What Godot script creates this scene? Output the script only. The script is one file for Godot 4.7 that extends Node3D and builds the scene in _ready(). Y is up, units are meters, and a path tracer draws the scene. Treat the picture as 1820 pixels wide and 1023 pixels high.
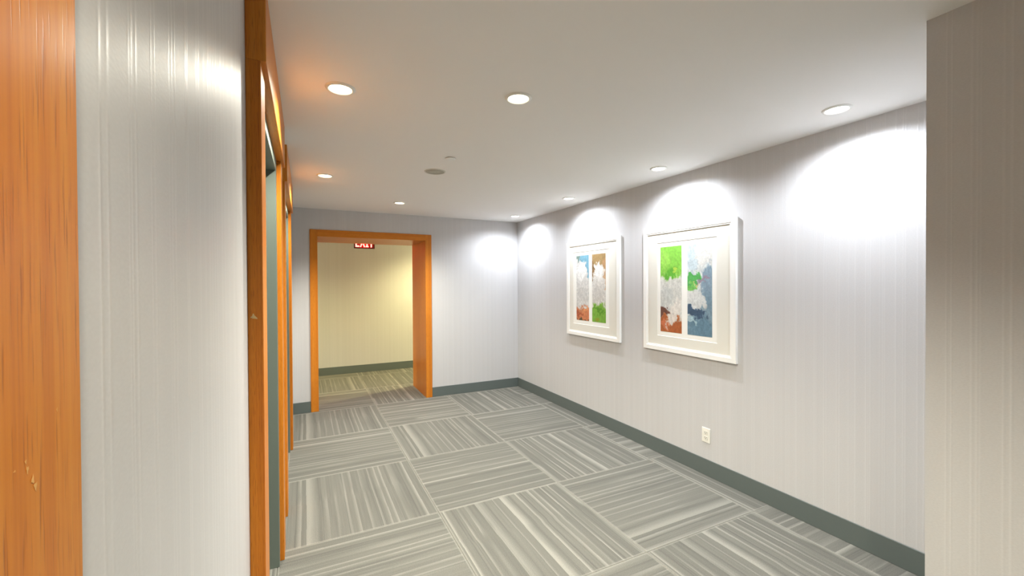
extends Node3D
# Coordinates in the builders: x to the right, y up, d = depth into the lobby (d = -z).

const H := 2.44            # ceiling height
const XR := 2.835          # picture wall
const XL := -0.157         # papered wall between the lift portals
const DB := 5.55           # end wall with the cased opening
const DBB := 6.30          # its far face, in the cross corridor
const DH := 7.70           # far wall of the cross corridor
const DN := -5.80          # wall behind the camera
const TILE := 0.934
const TX := 0.785          # one carpet joint in x
const TD := 2.709          # one carpet joint in d

var M := {}
var rng := RandomNumberGenerator.new()
var taken := {}

# ------------------------------------------------------------------ helpers

func numbered(called: String) -> String:
	var n: int = taken.get(called, 0)
	taken[called] = n + 1
	return called if n == 0 else "%s_%03d" % [called, n]

func thing(called: String, label: String, category: String, at: Vector3, group := "", kind := "") -> Node3D:
	var o := Node3D.new()
	o.name = numbered(called) if kind != "structure" else called
	add_child(o, true)
	o.position = at
	tag(o, label, category, group, kind)
	return o

func tag(o: Node, label: String, category: String, group := "", kind := "") -> void:
	o.set_meta("label", label)
	o.set_meta("category", category)
	if group != "": o.set_meta("group", group)
	if kind != "": o.set_meta("kind", kind)

func obj(called: String, mesh: Mesh, m: Material, parent: Node = self) -> MeshInstance3D:
	var o := MeshInstance3D.new()
	o.name = called
	o.mesh = mesh
	o.material_override = m
	o.cast_shadow = GeometryInstance3D.SHADOW_CASTING_SETTING_ON
	parent.add_child(o, true)
	return o

func stool() -> SurfaceTool:
	var st := SurfaceTool.new()
	st.begin(Mesh.PRIMITIVE_TRIANGLES)
	return st

func uvof(p: Vector3, n: Vector3, turn: bool, off: Vector2) -> Vector2:
	var a := n.abs()
	var q: Vector2
	if a.x >= a.y and a.x >= a.z: q = Vector2(p.z, -p.y)
	elif a.z >= a.y: q = Vector2(p.x, -p.y)
	else: q = Vector2(p.x, p.z)
	if turn: q = Vector2(q.y, q.x)
	return q + off

# a flat polygon (3 or 4 corners), turned so that its front looks along n; UVs are metres
func face(st: SurfaceTool, c: Array, n: Vector3, turn := false, off := Vector2.ZERO) -> void:
	var g: Vector3 = (c[1] - c[0]).cross(c[2] - c[0])
	if g.dot(n) > 0.0: c.reverse()
	var un := n.normalized()
	var idx := [0, 1, 2] if c.size() == 3 else [0, 1, 2, 0, 2, 3]
	for i in idx:
		st.set_normal(un)
		st.set_uv(uvof(c[i], n, turn, off))
		st.add_vertex(c[i])

# box between lo and hi with every edge chamfered by b
func cbox(st: SurfaceTool, lo: Vector3, hi: Vector3, b := 0.0, turn := false, off := Vector2.ZERO) -> void:
	var cen := (lo + hi) / 2.0
	var h := (hi - lo) / 2.0
	for ax in 3:
		var u := (ax + 1) % 3
		var v := (ax + 2) % 3
		for s in [-1.0, 1.0]:
			var n := Vector3.ZERO
			n[ax] = s
			var c := []
			for k in [[-1, -1], [1, -1], [1, 1], [-1, 1]]:
				var p := Vector3.ZERO
				p[ax] = s * h[ax]
				p[u] = k[0] * (h[u] - b)
				p[v] = k[1] * (h[v] - b)
				c.append(cen + p)
			face(st, c, n, turn, off)
			if b > 0.0:
				for s2 in [-1.0, 1.0]:     # the edge shared with axis u
					var n2 := n
					n2[u] = s2
					var e := []
					for k in [[0, -1], [1, -1], [1, 1], [0, 1]]:
						var p := Vector3.ZERO
						p[ax] = s * (h[ax] - (b if k[0] == 1 else 0.0))
						p[u] = s2 * (h[u] - (0.0 if k[0] == 1 else b))
						p[v] = k[1] * (h[v] - b)
						e.append(cen + p)
					var nn := n2
					nn[ax] *= 1.02
					face(st, e, nn, turn, off)
	if b > 0.0:
		for sx in [-1.0, 1.0]:
			for sy in [-1.0, 1.0]:
				for sz in [-1.0, 1.0]:
					var s := Vector3(sx, sy, sz)
					var a := cen + s * Vector3(h.x, h.y - b, h.z - b)
					var bb := cen + s * Vector3(h.x - b, h.y, h.z - b)
					var cc := cen + s * Vector3(h.x - b, h.y - b, h.z)
					face(st, [a, bb, cc], s, turn, off)

# the same with depth ranges
func dbox(st: SurfaceTool, x0: float, x1: float, y0: float, y1: float, d0: float, d1: float, b := 0.0, turn := false, off := Vector2.ZERO) -> void:
	cbox(st, Vector3(x0, y0, -d1), Vector3(x1, y1, -d0), b, turn, off)

func roff() -> Vector2:
	return Vector2(rng.randf(), rng.randf()) * 3.0

# a disc-like body turned about the y axis; prof holds (radius, y)
func lathe(prof: Array, seg := 40) -> ArrayMesh:
	var st := stool()
	for i in prof.size() - 1:
		var a: Vector2 = prof[i]
		var b: Vector2 = prof[i + 1]
		for k in seg:
			var t0 := TAU * k / seg
			var t1 := TAU * (k + 1) / seg
			var p := [Vector3(a.x * cos(t0), a.y, a.x * sin(t0)), Vector3(b.x * cos(t0), b.y, b.x * sin(t0)), Vector3(b.x * cos(t1), b.y, b.x * sin(t1)), Vector3(a.x * cos(t1), a.y, a.x * sin(t1))]
			var idx := [0, 1, 2, 0, 2, 3]
			if a.x < 1e-6: idx = [0, 1, 2]
			elif b.x < 1e-6: idx = [0, 1, 3]
			for j in idx:
				st.set_uv(Vector2(p[j].x, p[j].z))
				st.add_vertex(p[j])
	st.generate_normals()
	return st.commit()

# a mitred rectangular ring on a wall that looks along -x: prof holds (inset from the outer edge, height above the wall)
func ring(prof: Array, y0: float, y1: float, d0: float, d1: float, wall: float) -> ArrayMesh:
	var st := stool()
	for i in prof.size() - 1:
		var a: Vector2 = prof[i]
		var b: Vector2 = prof[i + 1]
		var ra := rect(a, y0, y1, d0, d1, wall)
		var rb := rect(b, y0, y1, d0, d1, wall)
		var outs := [Vector3(0, -1, 0), Vector3(0, 0, -1), Vector3(0, 1, 0), Vector3(0, 0, 1)]
		for k in 4:
			var j := (k + 1) % 4
			var dir := b - a
			var n: Vector3 = Vector3(-1, 0, 0) * dir.x + outs[k] * dir.y
			n = Vector3(-dir.x, 0, 0) - outs[k] * (-dir.y)
			face(st, [ra[k], ra[j], rb[j], rb[k]], n)
	return st.commit()

func rect(p: Vector2, y0: float, y1: float, d0: float, d1: float, wall: float) -> Array:
	var x := wall - p.y
	var i := p.x
	return [Vector3(x, y0 + i, -(d0 + i)), Vector3(x, y0 + i, -(d1 - i)), Vector3(x, y1 - i, -(d1 - i)), Vector3(x, y1 - i, -(d0 + i))]

# ------------------------------------------------------------------ textures

func noise_bytes(w: int, h: int, cw: int, ch: int, freq: float, sd: int, octaves := 3) -> PackedByteArray:
	# noise sampled on a cw x ch grid and stretched to w x h
	var n := FastNoiseLite.new()
	n.seed = sd
	n.noise_type = FastNoiseLite.TYPE_SIMPLEX_SMOOTH
	n.frequency = freq
	n.fractal_octaves = octaves
	var im := n.get_seamless_image(cw, ch)
	if cw != w or ch != h: im.resize(w, h, Image.INTERPOLATE_CUBIC)
	im.convert(Image.FORMAT_L8)
	return im.get_data()

func tex(bytes: PackedByteArray, w: int, h: int, f: int) -> ImageTexture:
	var im := Image.create_from_data(w, h, false, f, bytes)
	im.generate_mipmaps()
	return ImageTexture.create_from_image(im)

func mix3(a: Vector3, b: Vector3, t: float) -> Vector3:
	return a.lerp(b, clampf(t, 0.0, 1.0))

func plain(c: Color, rough: float, spec := 0.5) -> StandardMaterial3D:
	var m := StandardMaterial3D.new()
	m.albedo_color = c
	m.roughness = rough
	m.metallic_specular = spec
	return m

func wood_material() -> StandardMaterial3D:
	var w := 1024
	var h := 1024
	var broad := noise_bytes(w, h, 256, 8, 0.03, 11, 3)
	var grain := noise_bytes(w, h, 1024, 32, 0.06, 12, 3)
	var pores := noise_bytes(w, h, 1024, 128, 0.16, 13, 2)
	var col := PackedByteArray()
	col.resize(w * h * 3)
	var hgt := PackedByteArray()
	hgt.resize(w * h)
	var lightc := Vector3(216, 146, 58)
	var midc := Vector3(204, 124, 38)
	var darkc := Vector3(178, 96, 27)
	var porec := Vector3(140, 72, 20)
	for i in w * h:
		var t := 0.5 + 0.55 * (0.45 * broad[i] / 255.0 + 0.55 * grain[i] / 255.0 - 0.5)
		var c := mix3(darkc, midc, (t - 0.2) / 0.3) if t < 0.5 else mix3(midc, lightc, (t - 0.5) / 0.3)
		var p := clampf((pores[i] / 255.0 - 0.66) * 5.0, 0.0, 1.0)
		c = mix3(c, porec, p * 0.55)
		col[i * 3] = int(c.x)
		col[i * 3 + 1] = int(c.y)
		col[i * 3 + 2] = int(c.z)
		hgt[i] = int(clampf(160.0 + 40.0 * (grain[i] / 255.0 - 0.5) - 120.0 * p, 0, 255))
	var m := plain(Color.WHITE, 0.34, 0.36)
	m.albedo_texture = tex(col, w, h, Image.FORMAT_RGB8)
	m.heightmap_enabled = true
	m.heightmap_texture = tex(hgt, w, h, Image.FORMAT_L8)
	m.heightmap_scale = 0.016
	m.uv1_scale = Vector3(1.0 / 0.45, 1.0 / 1.5, 1)
	return m

func wallpaper_material() -> StandardMaterial3D:
	# embossed vinyl: pairs of fine vertical ribs over a faint weave
	var w := 2048
	var h := 256
	var rib := PackedFloat32Array()
	rib.resize(w)
	var tone := PackedFloat32Array()
	tone.resize(w)
	var r := RandomNumberGenerator.new()
	r.seed = 5
	var x := 0.0
	while x < w - 60:
		x += r.randf_range(10, 38)
		var n := 1 + r.randi() % 3
		for k in n:
			var half := r.randf_range(1.4, 2.8)
			var amp := r.randf_range(0.5, 1.0)
			for q in range(-6, 7):
				var at := (int(x) + q + w) % w
				rib[at] += amp * exp(-q * q / (half * half))
			x += r.randf_range(6, 14)
	var band := noise_bytes(w, 1, 512, 8, 0.05, 21, 3)
	for i in w: tone[i] = band[i] / 255.0 - 0.5
	var weave := noise_bytes(w, h, 1024, 256, 0.25, 22, 2)
	var col := PackedByteArray()
	col.resize(w * h * 3)
	var hgt := PackedByteArray()
	hgt.resize(w * h)
	var rgh := PackedByteArray()
	rgh.resize(w * h)
	for j in h:
		for i in w:
			var k := j * w + i
			var g := weave[k] / 255.0 - 0.5
			var v := 1.0 + 0.014 * tone[i] + 0.035 * g + 0.022 * rib[i]
			col[k * 3] = int(clampf(200.0 * v, 0, 255))
			col[k * 3 + 1] = int(clampf(199.0 * v, 0, 255))
			col[k * 3 + 2] = int(clampf(199.0 * v, 0, 255))
			hgt[k] = int(clampf(90.0 + 26.0 * g + 120.0 * rib[i], 0, 255))
			rgh[k] = int(clampf(255.0 * (0.46 - 0.12 * rib[i] + 0.08 * g), 0, 255))
	var m := plain(Color.WHITE, 1.0)
	m.albedo_texture = tex(col, w, h, Image.FORMAT_RGB8)
	m.roughness_texture = tex(rgh, w, h, Image.FORMAT_L8)
	m.roughness_texture_channel = BaseMaterial3D.TEXTURE_CHANNEL_RED
	m.heightmap_enabled = true
	m.heightmap_texture = tex(hgt, w, h, Image.FORMAT_L8)
	m.heightmap_scale = 0.085
	m.uv1_scale = Vector3(1.0 / 2.6, 1.0 / 0.33, 1)
	return m

func carpet_material(sd: int) -> StandardMaterial3D:
	# one tile: pile dyed in brushed streaks along v, pale selvedge at the cut edges
	var n := 512
	var r := RandomNumberGenerator.new()
	r.seed = sd
	var prof := PackedFloat32Array()
	prof.resize(n + 64)
	var pale := PackedFloat32Array()
	pale.resize(n + 64)
	var at := 0
	while at < n + 64:
		var wide := r.randi_range(18, 64)
		var t := r.randf_range(-0.5, 0.25)
		for k in wide:
			if at + k < n + 64: prof[at + k] = t + 0.25 * (float(k) / wide - 0.5)
		at += wide
	at = r.randi_range(4, 20)
	while at < n + 50:
		var wide := r.randi_range(6, 17) if r.randf() < 0.72 else r.randi_range(20, 44)
		var amp := r.randf_range(0.5, 1.0)
		var sharp := r.randi() % 2
		for k in wide:
			if at + k < n + 64:
				var f := float(k) / wide
				pale[at + k] = amp * (minf(1.0, 1.25 * (1.0 - f)) if sharp == 0 else minf(1.0, 1.25 * f + 0.1))
		at += wide + r.randi_range(12, 44)
	for q in 9:
		var thin := r.randi_range(8, n + 40)
		for z in r.randi_range(2, 4): prof[thin + z] -= r.randf_range(0.5, 1.1)
	var warp := noise_bytes(n, n, 32, 16, 0.03, sd + 1, 2)
	var fade := noise_bytes(n, n, 64, 8, 0.09, sd + 2, 2)
	var streak := noise_bytes(n, n, 512, 14, 0.08, sd + 3, 3)
	var speck := noise_bytes(n, n, 512, 512, 0.33, sd + 4, 2)
	var darkc := Vector3(88, 88, 84)
	var midc := Vector3(110, 109, 103)
	var palec := Vector3(145, 144, 136)
	var col := PackedByteArray()
	col.resize(n * n * 3)
	var hgt := PackedByteArray()
	hgt.resize(n * n)
	for j in n:
		for i in n:
			var k := j * n + i
			var u := i + 32 + int(9.0 * (warp[k] / 255.0 - 0.5))
			u = clampi(u, 0, n + 63)
			var s := streak[k] / 255.0 - 0.5
			var f := fade[k] / 255.0
			var t := 0.5 * prof[u] + 0.5 * s
			var c := mix3(midc, darkc, -t) if t < 0.0 else mix3(midc, palec, t * 0.45)
			var lp := pale[u] * clampf(0.45 + 1.8 * (f - 0.32), 0.0, 1.0)
			c = mix3(c, palec, lp)
			var e := mini(mini(i, n - 1 - i), mini(j, n - 1 - j))
			if e < 6: c = mix3(c, palec, 0.8 * (1.0 - e / 9.0))
			var g := 1.0 + 0.2 * (speck[k] / 255.0 - 0.5)
			c *= g
			col[k * 3] = int(clampf(c.x, 0, 255))
			col[k * 3 + 1] = int(clampf(c.y, 0, 255))
			col[k * 3 + 2] = int(clampf(c.z, 0, 255))
			hgt[k] = int(clampf(70.0 + 140.0 * (speck[k] / 255.0) + 60.0 * s, 0, 255))
	var m := plain(Color.WHITE, 1.0, 0.2)
	m.albedo_texture = tex(col, n, n, Image.FORMAT_RGB8)
	m.heightmap_enabled = true
	m.heightmap_texture = tex(hgt, n, n, Image.FORMAT_L8)
	m.heightmap_scale = 0.12
	return m

func paint_material(base: Color, layers: Array, sd: int) -> StandardMaterial3D:
	# brushed paint: ragged dabs laid one over another, each [colour, centre u, centre v, radius u, radius v, turn, raggedness]
	var w := 128
	var h := 408
	var a := noise_bytes(w, h, 128, 408, 0.02, sd, 4)
	var b := noise_bytes(w, h, 128, 408, 0.02, sd + 1, 4)
	var bristle := noise_bytes(w, h, 128, 260, 0.045, sd + 2, 4)
	var fine := noise_bytes(w, h, 128, 408, 0.09, sd + 3, 3)
	var im := Image.create(w, h, false, Image.FORMAT_RGB8)
	for j in h:
		for i in w:
			var k := j * w + i
			var px := float(i) / w + 0.26 * (a[k] / 255.0 - 0.5) + 0.10 * (fine[k] / 255.0 - 0.5)
			var py := 3.18 * j / h + 0.36 * (b[k] / 255.0 - 0.5) + 0.12 * (bristle[k] / 255.0 - 0.5)
			var c := base
			for l in layers:
				var dx: float = px - l[1]
				var dy: float = py - l[2]
				var ca := cos(l[5] as float)
				var sa := sin(l[5] as float)
				var ex: float = (dx * ca + dy * sa) / l[3]
				var ey: float = (-dx * sa + dy * ca) / l[4]
				var q: float = sqrt(ex * ex + ey * ey) + l[6] * (bristle[k] / 255.0 - 0.5)
				var cover := smoothstep(0.0, 0.3, 1.06 - q)
				c = c.lerp(l[0], cover * 0.94)
			var g := 1.0 + 0.16 * (bristle[k] / 255.0 - 0.5) + 0.12 * (fine[k] / 255.0 - 0.5)
			im.set_pixel(i, j, Color(c.r * g, c.g * g, c.b * g))
	im.generate_mipmaps()
	var m := plain(Color.WHITE, 0.55)
	m.albedo_texture = ImageTexture.create_from_image(im)
	return m

func c8(r: int, g: int, b: int) -> Color:
	return Color(r / 255.0, g / 255.0, b / 255.0)

# ------------------------------------------------------------------ things

func downlight(x: float, d: float, label: String, warm: Color, power: float, cone := 80.0, soft := 0.68, group := "recessed ceiling downlights") -> void:
	var t := thing("ceiling_downlight", label, "downlight", Vector3(x, H, -d), group)
	obj("trim_ring", M.ring_mesh, M.white_enamel, t)
	obj("lens", M.lens_mesh, M.lens_warm if warm.b < 0.95 else M.lens_white, t)
	var s := SpotLight3D.new()
	s.name = "lamp_light"
	s.rotation_degrees = Vector3(-90, 0, 0)
	s.position = Vector3(0, -0.012, 0)
	s.light_color = warm
	s.light_energy = power
	s.light_size = 0.024
	s.spot_angle = cone
	s.spot_angle_attenuation = soft
	s.spot_attenuation = 2.0
	s.spot_range = 14.0
	s.shadow_enabled = true
	t.add_child(s, true)

func portal(called: String, d0: float, i0: float, i1: float, d1: float, label: String) -> Node3D:
	var head := 2.20
	var t := thing(called, label, "lift portal", Vector3.ZERO, "wooden lift portals", "structure")
	for r in [[d0, i0], [i1, d1]]:
		var st := stool()
		dbox(st, XL, -0.1165, 0.0, head, r[0], r[1], 0.0015, false, roff())
		obj("jamb", st.commit(), M.wood, t)
	var sh := stool()
	dbox(sh, XL, -0.102, head, H, d0, d1, 0.0015, false, roff())
	obj("header", sh.commit(), M.wood, t)
	for r in [[i0, i0 + 0.055], [i1 - 0.055, i1]]:
		var st := stool()
		dbox(st, -0.40, -0.138, 0.0, head - 0.065, r[0], r[1], 0.001)
		obj("steel_jamb", st.commit(), M.steel_paint, t)
	var ss := stool()
	dbox(ss, -0.40, -0.138, head - 0.065, head, i0, i1, 0.001)
	obj("steel_head", ss.commit(), M.steel_paint, t)
	return t

func lift_door(called: String, i0: float, i1: float, label: String) -> void:
	var t := thing(called, label, "lift door", Vector3.ZERO, "", "structure")
	var mid := (i0 + i1) / 2.0
	for r in [[i0 + 0.055, mid - 0.002], [mid + 0.002, i1 - 0.055]]:
		var st := stool()
		dbox(st, -0.37, -0.33, 0.004, 2.137, r[0], r[1], 0.003)
		obj("door_panel", st.commit(), M.steel, t)

func picture(label: String, d0: float, d1: float, wins: Array, win: Array, mats: Array) -> void:
	var y0 := 0.927
	var y1 := 2.006
	var t := thing("framed_picture", label, "picture", Vector3(XR, y0, -(d0 + d1) / 2.0), "framed abstract prints")
	var o := -t.position
	var fr := ring([Vector2(0, 0.0), Vector2(0, 0.0235), Vector2(0.0015, 0.025), Vector2(0.036, 0.025), Vector2(0.0375, 0.0235), Vector2(0.0375, 0.022), Vector2(0.048, 0.021), Vector2(0.0495, 0.0195), Vector2(0.0495, 0.010)], y0, y1, d0, d1, XR)
	obj("frame", fr, M.frame_white, t).position = o
	# outer mat from the frame's lip to its bevelled window
	var my0 := y0 + 0.04
	var my1 := y1 - 0.04
	var md0 := d0 + 0.04
	var md1 := d1 - 0.04
	var st := stool()
	var X := XR - 0.0145
	var Xi := XR - 0.0115
	var b := 0.003
	var wd0: float = win[0]
	var wd1: float = win[1]
	var wy0: float = win[2]
	var wy1: float = win[3]
	var O := [Vector3(X, my0, -md0), Vector3(X, my0, -md1), Vector3(X, my1, -md1), Vector3(X, my1, -md0)]
	var I := [Vector3(X, wy0, -wd0), Vector3(X, wy0, -wd1), Vector3(X, wy1, -wd1), Vector3(X, wy1, -wd0)]
	var J := [Vector3(Xi, wy0 + b, -wd0 - b), Vector3(Xi, wy0 + b, -wd1 + b), Vector3(Xi, wy1 - b, -wd1 + b), Vector3(Xi, wy1 - b, -wd0 - b)]
	var inward := [Vector3(-1, 1, 0), Vector3(-1, 0, 1), Vector3(-1, -1, 0), Vector3(-1, 0, -1)]
	for k in 4:
		var j := (k + 1) % 4
		face(st, [O[k], O[j], I[j], I[k]], Vector3(-1, 0, 0))
		face(st, [I[k], I[j], J[j], J[k]], inward[k])
	obj("mat", st.commit(), M.mat_board, t).position = o
	var sb := stool()
	cbox(sb, Vector3(Xi, my0, -md1), Vector3(XR, my1, -md0), 0.0)
	obj("inner_mat", sb.commit(), M.mat_inner, t).position = o
	for k in wins.size():
		var a: Array = wins[k]
		var sp := stool()
		var f := Xi - 0.0008
		var P := [Vector3(f, a[2], -a[1]), Vector3(f, a[3], -a[1]), Vector3(f, a[3], -a[0]), Vector3(f, a[2], -a[0])]
		var UV := [Vector2(0, 1), Vector2(0, 0), Vector2(1, 0), Vector2(1, 1)]
		for i in [0, 1, 2, 0, 2, 3]:
			sp.set_normal(Vector3(-1, 0, 0))
			sp.set_uv(UV[i])
			sp.add_vertex(P[i])
		# the sheet's thin edges
		var E := [Vector3(Xi, a[2], -a[1]), Vector3(Xi, a[3], -a[1]), Vector3(Xi, a[3], -a[0]), Vector3(Xi, a[2], -a[0])]
		var out := [Vector3(0, 0, -1), Vector3(0, 1, 0), Vector3(0, 0, 1), Vector3(0, -1, 0)]
		for i in 4: face(sp, [P[i], P[(i + 1) % 4], E[(i + 1) % 4], E[i]], out[i])
		obj("print", sp.commit(), mats[k], t).position = o

func outlet() -> void:
	var t := thing("wall_outlet", "small white duplex power outlet low on the grey picture wall", "outlet", Vector3(XR, 0.318, -2.279))
	var st := stool()
	cbox(st, Vector3(-0.006, -0.058, -0.038), Vector3(0, 0.058, 0.038), 0.0025)
	obj("cover_plate", st.commit(), M.outlet_white, t)
	for s in [-1.0, 1.0]:
		var r := stool()
		cbox(r, Vector3(-0.0085, s * 0.0195 - 0.0145, -0.0165), Vector3(-0.006, s * 0.0195 + 0.0145, 0.0165), 0.002)
		var rec := obj("receptacle", r.commit(), M.outlet_face, t)
		for z in [-0.0065, 0.0065]:
			var q := stool()
			cbox(q, Vector3(-0.0092, s * 0.0195 - 0.001, z - 0.0012), Vector3(-0.0084, s * 0.0195 + 0.008, z + 0.0012))
			obj("slot", q.commit(), M.slot_dark, rec)
		var g := stool()
		cbox(g, Vector3(-0.0092, s * 0.0195 - 0.0095, -0.0025), Vector3(-0.0084, s * 0.0195 - 0.0045, 0.0025), 0.0003)
		obj("slot", g.commit(), M.slot_dark, rec)
	var sc := obj("screw", lathe([Vector2(0, 0.0015), Vector2(0.003, 0.001), Vector2(0.0035, 0.0)], 14), M.outlet_face, t)
	sc.rotation_degrees = Vector3(0, 0, 90)
	sc.position = Vector3(-0.006, 0, 0)

func exit_sign() -> void:
	var t := thing("exit_sign", "small glowing red EXIT sign hanging in the corridor beyond the wooden doorway", "exit sign", Vector3(0.81, 2.075, -6.72))
	var hs := stool()
	cbox(hs, Vector3(-0.15, 0, -0.022), Vector3(0.15, 0.195, 0.018), 0.004)
	obj("housing", hs.commit(), M.sign_body, t)
	var fs := stool()
	cbox(fs, Vector3(-0.142, 0.008, 0.018), Vector3(0.142, 0.187, 0.021), 0.001)
	obj("face_plate", fs.commit(), M.sign_face, t)
	var tm := TextMesh.new()
	var f := SystemFont.new()
	f.font_names = PackedStringArray(["Droid Sans"])
	f.font_weight = 700
	tm.font = f
	tm.text = "EXIT"
	tm.font_size = 64
	tm.pixel_size = 0.00235
	tm.depth = 0.003
	tm.horizontal_alignment = HORIZONTAL_ALIGNMENT_CENTER
	tm.vertical_alignment = VERTICAL_ALIGNMENT_CENTER
	var L := obj("letters", tm, M.sign_letters, t)
	var bb := tm.get_aabb()
	L.scale = Vector3(0.262 / maxf(bb.size.x, 0.01), 0.142 / maxf(bb.size.y, 0.01), 1)
	L.position = Vector3(-(bb.position.x + bb.size.x / 2.0) * L.scale.x, 0.092 - (bb.position.y + bb.size.y / 2.0) * L.scale.y, 0.0225)
	var cn := stool()
	cbox(cn, Vector3(-0.06, 0.195, -0.018), Vector3(0.06, H - 2.075, 0.014), 0.002)
	obj("canopy", cn.commit(), M.sign_body, t)
	var a := OmniLight3D.new()
	a.name = "sign_light"
	a.position = Vector3(0, 0.09, 0.06)
	a.light_color = Color(1, 0.1, 0.06)
	a.light_energy = 0.035
	a.light_size = 0.03
	a.omni_range = 8.0
	a.omni_attenuation = 2.0
	a.shadow_enabled = true
	t.add_child(a, true)

# ------------------------------------------------------------------ scene

func _ready() -> void:
	rng.seed = 7
	# camera
	var cam := Camera3D.new()
	cam.name = "camera"
	var yaw := deg_to_rad(26.2847)
	var pit := deg_to_rad(-0.48742)
	var rol := deg_to_rad(-0.29676)
	var fwd := Vector3(sin(yaw) * cos(pit), sin(pit), -cos(yaw) * cos(pit))
	var rgt := Vector3(cos(yaw), 0, sin(yaw))
	var up := Vector3(-sin(yaw) * sin(pit), cos(pit), cos(yaw) * sin(pit))
	var r2 := rgt * cos(rol) + up * sin(rol)
	var u2 := up * cos(rol) - rgt * sin(rol)
	cam.transform = Transform3D(Basis(r2, u2, -fwd), Vector3(0, 1.5177, 0))
	cam.fov = 69.107
	cam.near = 0.02
	cam.far = 60.0
	add_child(cam)
	cam.current = true
	# environment and exposure
	var we := WorldEnvironment.new()
	we.name = "world"
	var env := Environment.new()
	env.background_mode = Environment.BG_COLOR
	env.background_color = Color.BLACK
	env.tonemap_mode = Environment.TONE_MAPPER_LINEAR
	env.tonemap_exposure = 4.05
	env.sdfgi_enabled = true
	env.ssao_enabled = true
	env.ssil_enabled = true
	we.environment = env
	add_child(we)
	# lamp colours and strengths
	var cool := Color(0.935, 0.962, 1.0)
	var amber := Color(0.98, 0.965, 0.905)
	var hallc := Color(1.0, 0.955, 0.70)
	var P_RIGHT := 0.53
	var P_MID := 1.9
	var P_LEFT := 0.92
	var P_HALL := 2.3

	# materials
	M.wood = wood_material()
	M.paper = wallpaper_material()
	M.ceiling = plain(c8(240, 238, 235), 0.9, 0.3)
	M.base = plain(c8(94, 103, 100), 0.5)
	M.steel_paint = plain(c8(104, 114, 106), 0.42)
	M.steel = plain(c8(150, 150, 148), 0.35)
	M.steel.metallic = 0.8
	M.white_enamel = plain(c8(232, 231, 226), 0.35)
	M.frame_white = plain(c8(244, 243, 238), 0.4)
	M.mat_board = plain(c8(226, 223, 212), 0.9, 0.2)
	M.mat_inner = plain(c8(243, 241, 233), 0.9, 0.2)
	M.outlet_white = plain(c8(236, 234, 224), 0.35)
	M.outlet_face = plain(c8(226, 224, 214), 0.35)
	M.slot_dark = plain(c8(40, 38, 36), 0.6)
	M.sub = plain(c8(90, 88, 84), 0.95)
	M.chip = plain(c8(214, 186, 132), 0.8)
	M.scratch = plain(c8(222, 168, 96), 0.7)
	M.speaker_rim = plain(c8(214, 210, 200), 0.6)
	M.speaker_mesh = plain(c8(200, 196, 184), 0.8)
	M.speaker_dark = plain(c8(176, 172, 160), 0.8)
	M.sign_body = plain(c8(70, 58, 52), 0.5)
	M.sign_face = plain(c8(70, 12, 12), 0.4)
	M.sign_letters = plain(c8(230, 60, 50), 0.4)
	M.sign_letters.emission_enabled = true
	M.sign_letters.emission = Color(1.0, 0.36, 0.32)
	M.sign_letters.emission_energy_multiplier = 2.2
	M.lens_white = plain(Color.WHITE, 0.4)
	M.lens_white.emission_enabled = true
	M.lens_white.emission = Color(1.0, 0.98, 0.94)
	M.lens_white.emission_energy_multiplier = 4.0
	M.lens_warm = plain(Color.WHITE, 0.4)
	M.lens_warm.emission_enabled = true
	M.lens_warm.emission = Color(1.0, 0.93, 0.76)
	M.lens_warm.emission_energy_multiplier = 4.0
	var carpets := []
	for k in 4: carpets.append(carpet_material(100 + 10 * k))
	M.ring_mesh = lathe([Vector2(0.049, -0.001), Vector2(0.0505, -0.006), Vector2(0.054, -0.0085), Vector2(0.060, -0.0075), Vector2(0.065, -0.004), Vector2(0.067, 0.0)], 48)
	M.lens_mesh = lathe([Vector2(0.0, -0.008), Vector2(0.02, -0.0072), Vector2(0.036, -0.005), Vector2(0.0495, -0.0015)], 40)

	# ---- floor: carpet tiles laid quarter-turn over a slab
	var fl := thing("floor", "grey striped carpet tiles laid in quarter turns", "floor", Vector3.ZERO, "", "structure")
	var ss := stool()
	dbox(ss, -3.2, 5.2, -0.12, -0.008, DN - 0.15, DH + 0.15)
	obj("slab", ss.commit(), M.sub, fl)
	var tile_mesh := []
	for turn in 2:
		var st := stool()
		var s := TILE / 2.0 - 0.0006
		var bev := 0.003
		var up4 := [Vector3(-s + bev, 0, -s + bev), Vector3(s - bev, 0, -s + bev), Vector3(s - bev, 0, s - bev), Vector3(-s + bev, 0, s - bev)]
		var lo4 := [Vector3(-s, -0.003, -s), Vector3(s, -0.003, -s), Vector3(s, -0.003, s), Vector3(-s, -0.003, s)]
		var bt4 := [Vector3(-s, -0.008, -s), Vector3(s, -0.008, -s), Vector3(s, -0.008, s), Vector3(-s, -0.008, s)]
		var sides := [Vector3(0, 0, -1), Vector3(1, 0, 0), Vector3(0, 0, 1), Vector3(-1, 0, 0)]
		var quads := [[up4, Vector3.UP]]
		for k in 4:
			var j := (k + 1) % 4
			quads.append([[up4[k], up4[j], lo4[j], lo4[k]], sides[k] + Vector3.UP])
			quads.append([[lo4[k], lo4[j], bt4[j], bt4[k]], sides[k]])
		for q in quads:
			var c: Array = q[0].duplicate()
			var n: Vector3 = q[1]
			if (c[1] - c[0]).cross(c[2] - c[0]).dot(n) > 0.0: c.reverse()
			for i in [0, 1, 2, 0, 2, 3]:
				st.set_normal(n.normalized())
				var p: Vector3 = c[i]
				var uv := Vector2(p.x / (2 * s) + 0.5, p.z / (2 * s) + 0.5)
				st.set_uv(Vector2(uv.y, uv.x) if turn == 1 else uv)
				st.add_vertex(p)
		tile_mesh.append(st.commit())
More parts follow.
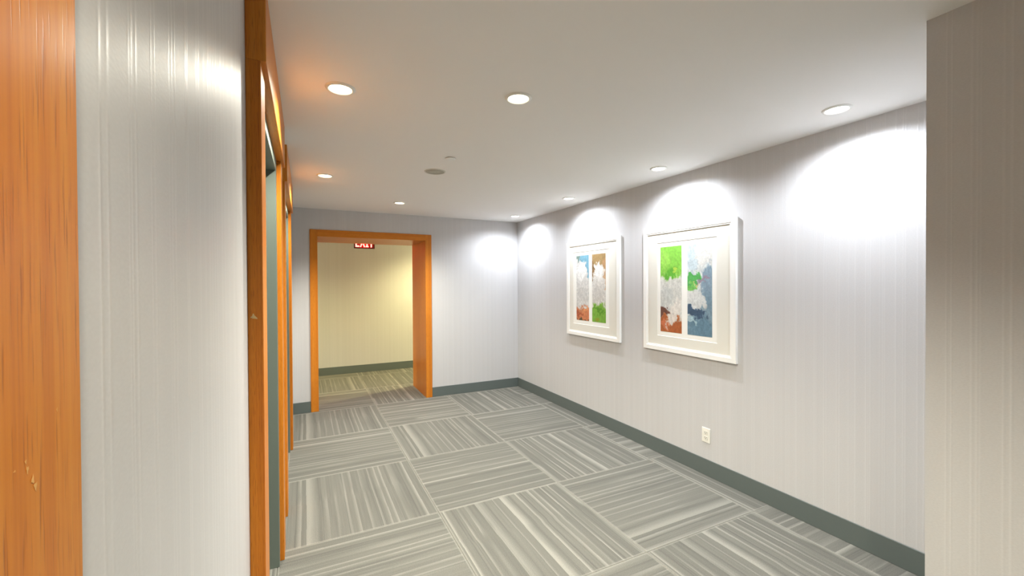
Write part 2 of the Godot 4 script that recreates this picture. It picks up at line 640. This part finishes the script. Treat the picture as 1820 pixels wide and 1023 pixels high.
	for ix in range(-4, 5):
		for id in range(-10, 6):
			var x0 := TX + ix * TILE
			var d0 := TD + id * TILE
			var in_lobby := x0 + TILE > -0.5 and x0 < XR + 0.05 and d0 < DB and d0 + TILE > DN
			var in_hall := d0 + TILE > DB and d0 < DH
			if not (in_lobby or in_hall): continue
			var turn := 1 if posmod(ix + id, 2) == 0 else 0     # joint (0,0): streaks run across the lobby
			if ix == 0 and id == 4: turn = 0
			var o := obj("carpet_tile", tile_mesh[turn], carpets[posmod(ix * 3 + id * 5 + (ix * id), 4)], fl)
			o.position = Vector3(x0 + TILE / 2.0, 0, -(d0 + TILE / 2.0))
			if rng.randf() < 0.5: o.rotation.y = PI

	# ---- ceiling
	var cs := stool()
	dbox(cs, -3.2, 5.2, H, H + 0.15, DN - 0.15, DH + 0.15)
	tag(obj("ceiling", cs.commit(), M.ceiling), "smooth off-white plaster ceiling with recessed lights", "ceiling", "", "structure")

	# ---- walls
	var lifts := [[-1.22, -1.085, 0.191, 0.326], [1.48, 1.618, 2.625, 2.763], [3.11, 3.245, 4.35, 4.485]]
	var wl := stool()
	var from := DN
	for p in lifts:
		dbox(wl, -0.45, XL, 0, H, from, p[1])
		dbox(wl, -0.45, XL, 2.20, H, p[1], p[2])
		from = p[2]
	dbox(wl, -0.45, XL, 0, H, from, DB)
	tag(obj("wall_left", wl.commit(), M.paper), "pale grey ribbed wallpaper wall between the wooden lift portals", "wall", "", "structure")
	var wr := stool()
	dbox(wr, XR, XR + 0.15, 0, H, 0.68, DB)
	tag(obj("wall_right", wr.commit(), M.paper), "long grey ribbed wallpaper wall carrying two framed prints", "wall", "", "structure")
	var wc := stool()
	dbox(wc, 1.975, XR + 0.15, 0, H, DN, 0.68)
	tag(obj("wall_right_projecting", wc.commit(), M.paper), "dim projecting wall block beside the picture wall", "wall", "", "structure")
	var wb := stool()
	dbox(wb, -3.05, 0.047, 0, H, DB, DBB)
	dbox(wb, 1.526, 5.05, 0, H, DB, DBB)
	dbox(wb, 0.047, 1.526, 2.19, H, DB, DBB)
	tag(obj("wall_back", wb.commit(), M.paper), "grey ribbed wallpaper end wall around the wooden doorway", "wall", "", "structure")
	var wn := stool()
	dbox(wn, -0.45, XR + 0.15, 0, H, DN - 0.15, DN)
	tag(obj("wall_near", wn.commit(), M.paper), "grey papered wall closing the lobby behind the viewpoint", "wall", "", "structure")
	var wh := stool()
	dbox(wh, -3.05, 5.05, 0, H, DH, DH + 0.15)
	tag(obj("wall_corridor", wh.commit(), M.paper), "cream lit corridor wall seen through the wooden doorway", "wall", "", "structure")
	for s in [[-3.05, -2.9, "wall_corridor_left"], [4.9, 5.05, "wall_corridor_right"]]:
		var we2 := stool()
		dbox(we2, s[0], s[1], 0, H, DBB, DH)
		tag(obj(s[2], we2.commit(), M.paper), "end wall of the cross corridor, out past the doorway", "wall", "", "structure")

	# ---- baseboards
	var bh := 0.13
	var bt := 0.008
	var boards := [
		["baseboard_right", [XR - bt, XR, 0.68, DB], "dark grey vinyl baseboard along the picture wall"],
		["baseboard_back", [1.527, XR - bt, DB - bt, DB], "dark grey vinyl baseboard right of the wooden doorway"],
		["baseboard_back_short", [XL, 0.046, DB - bt, DB], "short dark grey baseboard between the lift portal and the wooden doorway"],
		["baseboard_left", [XL, XL + bt, 0.327, 1.479], "dark grey baseboard under the papered wall between lift portals"],
		["baseboard_left_middle", [XL, XL + bt, 2.764, 3.109], "dark grey baseboard in the narrow gap between lift portals"],
		["baseboard_left_end", [XL, XL + bt, 4.486, DB - bt], "dark grey baseboard from the last lift portal to the corner"],
		["baseboard_corridor", [-2.9, 4.9, DH - bt, DH], "dark baseboard along the cream corridor wall"],
	]
	for b in boards:
		var st := stool()
		dbox(st, b[1][0], b[1][1], 0.0, bh, b[1][2], b[1][3], 0.002)
		tag(obj(b[0], st.commit(), M.base), b[2], "baseboard", "", "structure")

	# ---- the cased opening in the end wall
	var tr := thing("trim_1", "orange-brown wooden casing lining the deep doorway to the corridor", "door frame", Vector3.ZERO, "", "structure")
	for r in [[0.047, 0.131], [1.444, 1.526]]:
		var st := stool()
		dbox(st, r[0], r[1], 0, 2.19, DB - 0.014, DBB + 0.01, 0.002, false, roff())
		obj("jamb", st.commit(), M.wood, tr)
	var sth := stool()
	dbox(sth, 0.131, 1.444, 2.108, 2.19, DB - 0.014, DBB + 0.01, 0.002, true, roff())
	obj("head", sth.commit(), M.wood, tr)

	# ---- lift portals and doors
	portal("trim_2", lifts[0][0], lifts[0][1], lifts[0][2], lifts[0][3], "orange wooden lift portal jamb with a pale scratch, right beside the viewpoint")
	var p1 := portal("trim_3", lifts[1][0], lifts[1][1], lifts[1][2], lifts[1][3], "wooden lift portal with a pale chipped spot on its side")
	portal("trim_4", lifts[2][0], lifts[2][1], lifts[2][2], lifts[2][3], "wooden lift portal beside the end wall corner")
	lift_door("door_1", lifts[0][1], lifts[0][2], "metal lift door in the scratched wooden portal")
	lift_door("door_2", lifts[1][1], lifts[1][2], "metal lift door in the chipped wooden portal")
	lift_door("door_3", lifts[2][1], lifts[2][2], "metal lift door in the portal beside the end wall")
	# the chip in the veneer and the scratches
	var chip_st := stool()
	var cp := [Vector2(-0.0095, -0.0045), Vector2(-0.009, -0.001), Vector2(-0.0055, 0.001), Vector2(-0.004, 0.006), Vector2(-0.0025, 0.0095), Vector2(-0.0005, 0.0075), Vector2(0.0005, 0.0035), Vector2(0.004, 0.0), Vector2(0.0085, -0.005), Vector2(0.0085, -0.0085), Vector2(0.0045, -0.0075), Vector2(0.0, -0.0065), Vector2(-0.0045, -0.0065), Vector2(-0.0055, -0.0045)]
	var ti := Geometry2D.triangulate_polygon(PackedVector2Array(cp))
	for k in range(0, ti.size(), 3):
		var tri := []
		for q in 3:
			var a: Vector2 = cp[ti[k + q]]
			tri.append(Vector3(-0.1405 + a.x, 1.425 + a.y, -1.4797))
		face(chip_st, tri, Vector3(0, 0, 1))
	obj("chip_mark", chip_st.commit(), M.chip, p1)
	var sc := stool()
	for a in [[0.2715, 1.4372, 0.0009, 0.0012], [0.2728, 1.4330, 0.0012, 0.0022], [0.2768, 1.4268, 0.0014, 0.0026], [0.2790, 1.4228, 0.0016, 0.0024], [0.2632, 1.4360, 0.0011, 0.0006], [0.2990, 1.4540, 0.0007, 0.0014]]:
		var mid := Vector3(-0.1163, a[1], -a[0])
		for q in 9:
			var rim := []
			for e in 2:
				var w := TAU * (q + e) / 9.0
				var wob: float = 0.8 + 0.35 * sin(w * 3.0 + a[0] * 900.0)
				rim.append(mid + Vector3(0, a[3] * sin(w) * wob, -a[2] * cos(w) * wob))
			face(sc, [mid, rim[0], rim[1]], Vector3(1, 0, 0))
	obj("scratch_mark", sc.commit(), M.scratch, get_node("trim_2"))

	# ---- pictures
	var white := c8(214, 213, 205)
	var pa := paint_material(white, [
		[c8(122, 190, 60), 0.5, 0.35, 0.95, 0.95, 0.0, 0.25], [c8(150, 208, 84), 0.15, 0.45, 0.35, 0.35, 0.3, 0.5], [c8(92, 168, 48), 0.55, 0.95, 0.38, 0.16, -0.5, 0.5], [c8(178, 208, 74), 0.72, 0.86, 0.16, 0.10, 0.4, 0.4],
		[c8(206, 205, 196), 0.7, 1.62, 0.75, 0.5, 0.2, 0.3], [c8(196, 198, 192), 0.2, 1.85, 0.4, 0.5, 0.5, 0.5],
		[c8(166, 84, 34), 0.45, 3.05, 1.1, 0.58, 0.0, 0.2], [c8(196, 112, 74), 0.2, 2.88, 0.28, 0.22, 0.3, 0.4], [c8(98, 58, 44), 0.18, 2.42, 0.36, 0.17, 0.1, 0.3],
		[c8(222, 216, 206), 0.68, 2.45, 0.24, 0.66, 0.55, 0.25]], 300)
	var pb := paint_material(c8(206, 210, 206), [
		[c8(188, 202, 206), 0.25, 0.45, 0.3, 0.6, 0.2, 0.5], [c8(218, 217, 210), 0.75, 0.35, 0.5, 0.4, 0.1, 0.3],
		[c8(128, 152, 168), 0.92, 1.6, 0.36, 0.95, -0.1, 0.3], [c8(116, 142, 156), 0.7, 2.5, 0.7, 0.9, 0.0, 0.2], [c8(76, 168, 78), 0.2, 1.2, 0.42, 0.2, -0.25, 0.4], [c8(112, 186, 84), 0.12, 1.5, 0.34, 0.14, -0.1, 0.4], [c8(214, 206, 120), 0.34, 1.36, 0.10, 0.07, 0.0, 0.4], [c8(150, 132, 148), 0.66, 1.26, 0.28, 0.09, -0.2, 0.3],
		[c8(214, 215, 210), 0.32, 1.9, 0.5, 0.36, 0.5, 0.35], [c8(58, 82, 106), 0.3, 2.36, 0.5, 0.17, 0.2, 0.4], [c8(96, 128, 146), 0.5, 2.95, 0.9, 0.45, 0.0, 0.2], [c8(160, 186, 192), 0.22, 2.66, 0.22, 0.07, 0.3, 0.5]], 320)
	var pc := paint_material(c8(208, 206, 200), [
		[c8(108, 160, 180), 0.7, 0.1, 0.65, 0.3, 0.1, 0.3], [c8(120, 140, 130), 0.12, 0.1, 0.25, 0.16, 0.0, 0.4], [c8(110, 160, 182), 1.0, 0.65, 0.2, 0.6, 0.0, 0.3],
		[c8(232, 231, 226), 0.4, 0.75, 0.42, 0.5, 0.2, 0.3], [c8(198, 196, 190), 0.5, 1.9, 0.5, 0.4, 0.3, 0.5],
		[c8(200, 116, 70), 0.5, 2.95, 0.95, 0.5, 0.0, 0.4], [c8(222, 150, 96), 0.7, 2.62, 0.25, 0.14, -0.3, 0.5], [c8(166, 82, 44), 0.3, 2.9, 0.35, 0.12, 0.2, 0.4], [c8(74, 62, 34), 0.5, 3.22, 0.7, 0.1, 0.05, 0.4]], 340)
	var pd := paint_material(c8(210, 207, 199), [
		[c8(156, 126, 78), 0.5, 0.15, 0.9, 0.36, 0.0, 0.3], [c8(122, 88, 44), 0.05, 0.7, 0.13, 0.5, 0.0, 0.3], [c8(180, 140, 96), 0.9, 0.6, 0.16, 0.45, 0.0, 0.4], [c8(234, 232, 226), 0.5, 0.85, 0.42, 0.42, 0.1, 0.3],
		[c8(200, 196, 188), 0.4, 1.9, 0.55, 0.4, 0.2, 0.5], [c8(196, 158, 118), 0.97, 1.3, 0.1, 0.4, 0.0, 0.4],
		[c8(112, 166, 44), 0.5, 2.9, 1.0, 0.62, 0.0, 0.3], [c8(84, 140, 20), 0.5, 2.6, 0.45, 0.14, 0.1, 0.5], [c8(140, 150, 30), 0.4, 3.02, 0.2, 0.12, 0.2, 0.5]], 360)
	var k := 1.0118
	picture("white framed abstract print of green, blue and rust paint on the grey wall", 2.0095, 2.9385, [[2.479 * k, 2.708 * k, 1.098, 1.838], [2.190 * k, 2.420 * k, 1.098, 1.838]], [2.146 * k, 2.746 * k, 1.058, 1.877], [pa, pb])
	picture("white framed abstract print of brown, white and leaf-green paint nearer the corner", 3.268, 4.207, [[3.741 * k, 3.976 * k, 1.105, 1.842], [3.454 * k, 3.684 * k, 1.105, 1.842]], [3.397 * k, 4.037 * k, 1.060, 1.884], [pc, pd])

	# ---- outlet, exit sign, ceiling fittings
	outlet()
	exit_sign()
	var sp := thing("ceiling_speaker", "round beige-grey speaker grille set in the ceiling", "speaker", Vector3(0.952, H, -3.333))
	obj("rim", lathe([Vector2(0.074, -0.002), Vector2(0.0755, -0.0055), Vector2(0.081, -0.0055), Vector2(0.0855, 0.0)], 48), M.speaker_rim, sp)
	obj("grille", lathe([Vector2(0.0, -0.0042), Vector2(0.03, -0.0040), Vector2(0.0745, -0.0022)], 40), M.speaker_mesh, sp)
	for r in [0.014, 0.028, 0.042, 0.056, 0.068]:
		obj("grille_ring", lathe([Vector2(r - 0.0025, -0.0030), Vector2(r - 0.0012, -0.0052), Vector2(r + 0.0012, -0.0052), Vector2(r + 0.0025, -0.0030)], 40), M.speaker_dark, sp)
	var spk := thing("sprinkler_cover", "small white round sprinkler cover plate on the ceiling beside the speaker", "sprinkler cover", Vector3(0.955, H, -2.938))
	obj("cover_disc", lathe([Vector2(0.0, -0.0075), Vector2(0.034, -0.0070), Vector2(0.039, -0.0055), Vector2(0.039, -0.0040), Vector2(0.034, -0.0035)], 40), M.white_enamel, spk)
	obj("neck", lathe([Vector2(0.030, -0.0036), Vector2(0.030, 0.0)], 30), M.slot_dark, spk)

	# ---- lamps
	downlight(2.54, 1.232, "recessed ceiling downlight by the picture wall, beside the projecting dim wall", cool, P_RIGHT)
	downlight(2.54, 2.483, "recessed ceiling downlight above the green and blue framed print", cool, P_RIGHT)
	downlight(2.54, 3.761, "recessed ceiling downlight above the brown and green framed print", cool, P_RIGHT)
	downlight(2.54, 5.034, "small recessed downlight in the ceiling corner where the picture wall meets the end wall", cool, P_RIGHT)
	downlight(0.952, 1.846, "yellowish recessed downlight in mid ceiling, before the sprinkler cover", amber, P_MID, 66.0, 0.75)
	downlight(0.952, 4.764, "yellowish recessed downlight just before the wooden doorway", amber, 1.4, 68.0, 0.8)
	downlight(0.154, 2.117, "glaring recessed downlight in front of the chipped wooden lift portal", amber, P_LEFT, 72.0, 0.6)
	downlight(0.154, 3.842, "recessed downlight in front of the last lift portal by the end wall", amber, P_LEFT, 72.0, 0.6)
	downlight(0.952, -1.07, "yellowish recessed downlight in mid ceiling between the scratched portal and the projecting wall", Color(1.0, 0.93, 0.74), 0.45, 56.0, 0.9)
	downlight(0.154, -0.45, "recessed downlight in front of the scratched wooden lift portal", Color(0.98, 0.95, 0.86), 1.3, 68.0, 0.6)
	downlight(2.5, 6.7, "recessed corridor downlight beyond the doorway, past the right jamb", hallc, P_HALL, 77.0, 0.6, "corridor downlights")
	downlight(-1.6, 6.62, "recessed corridor downlight beyond the doorway, past the left jamb", hallc, 1.9, 77.0, 0.6, "corridor downlights")
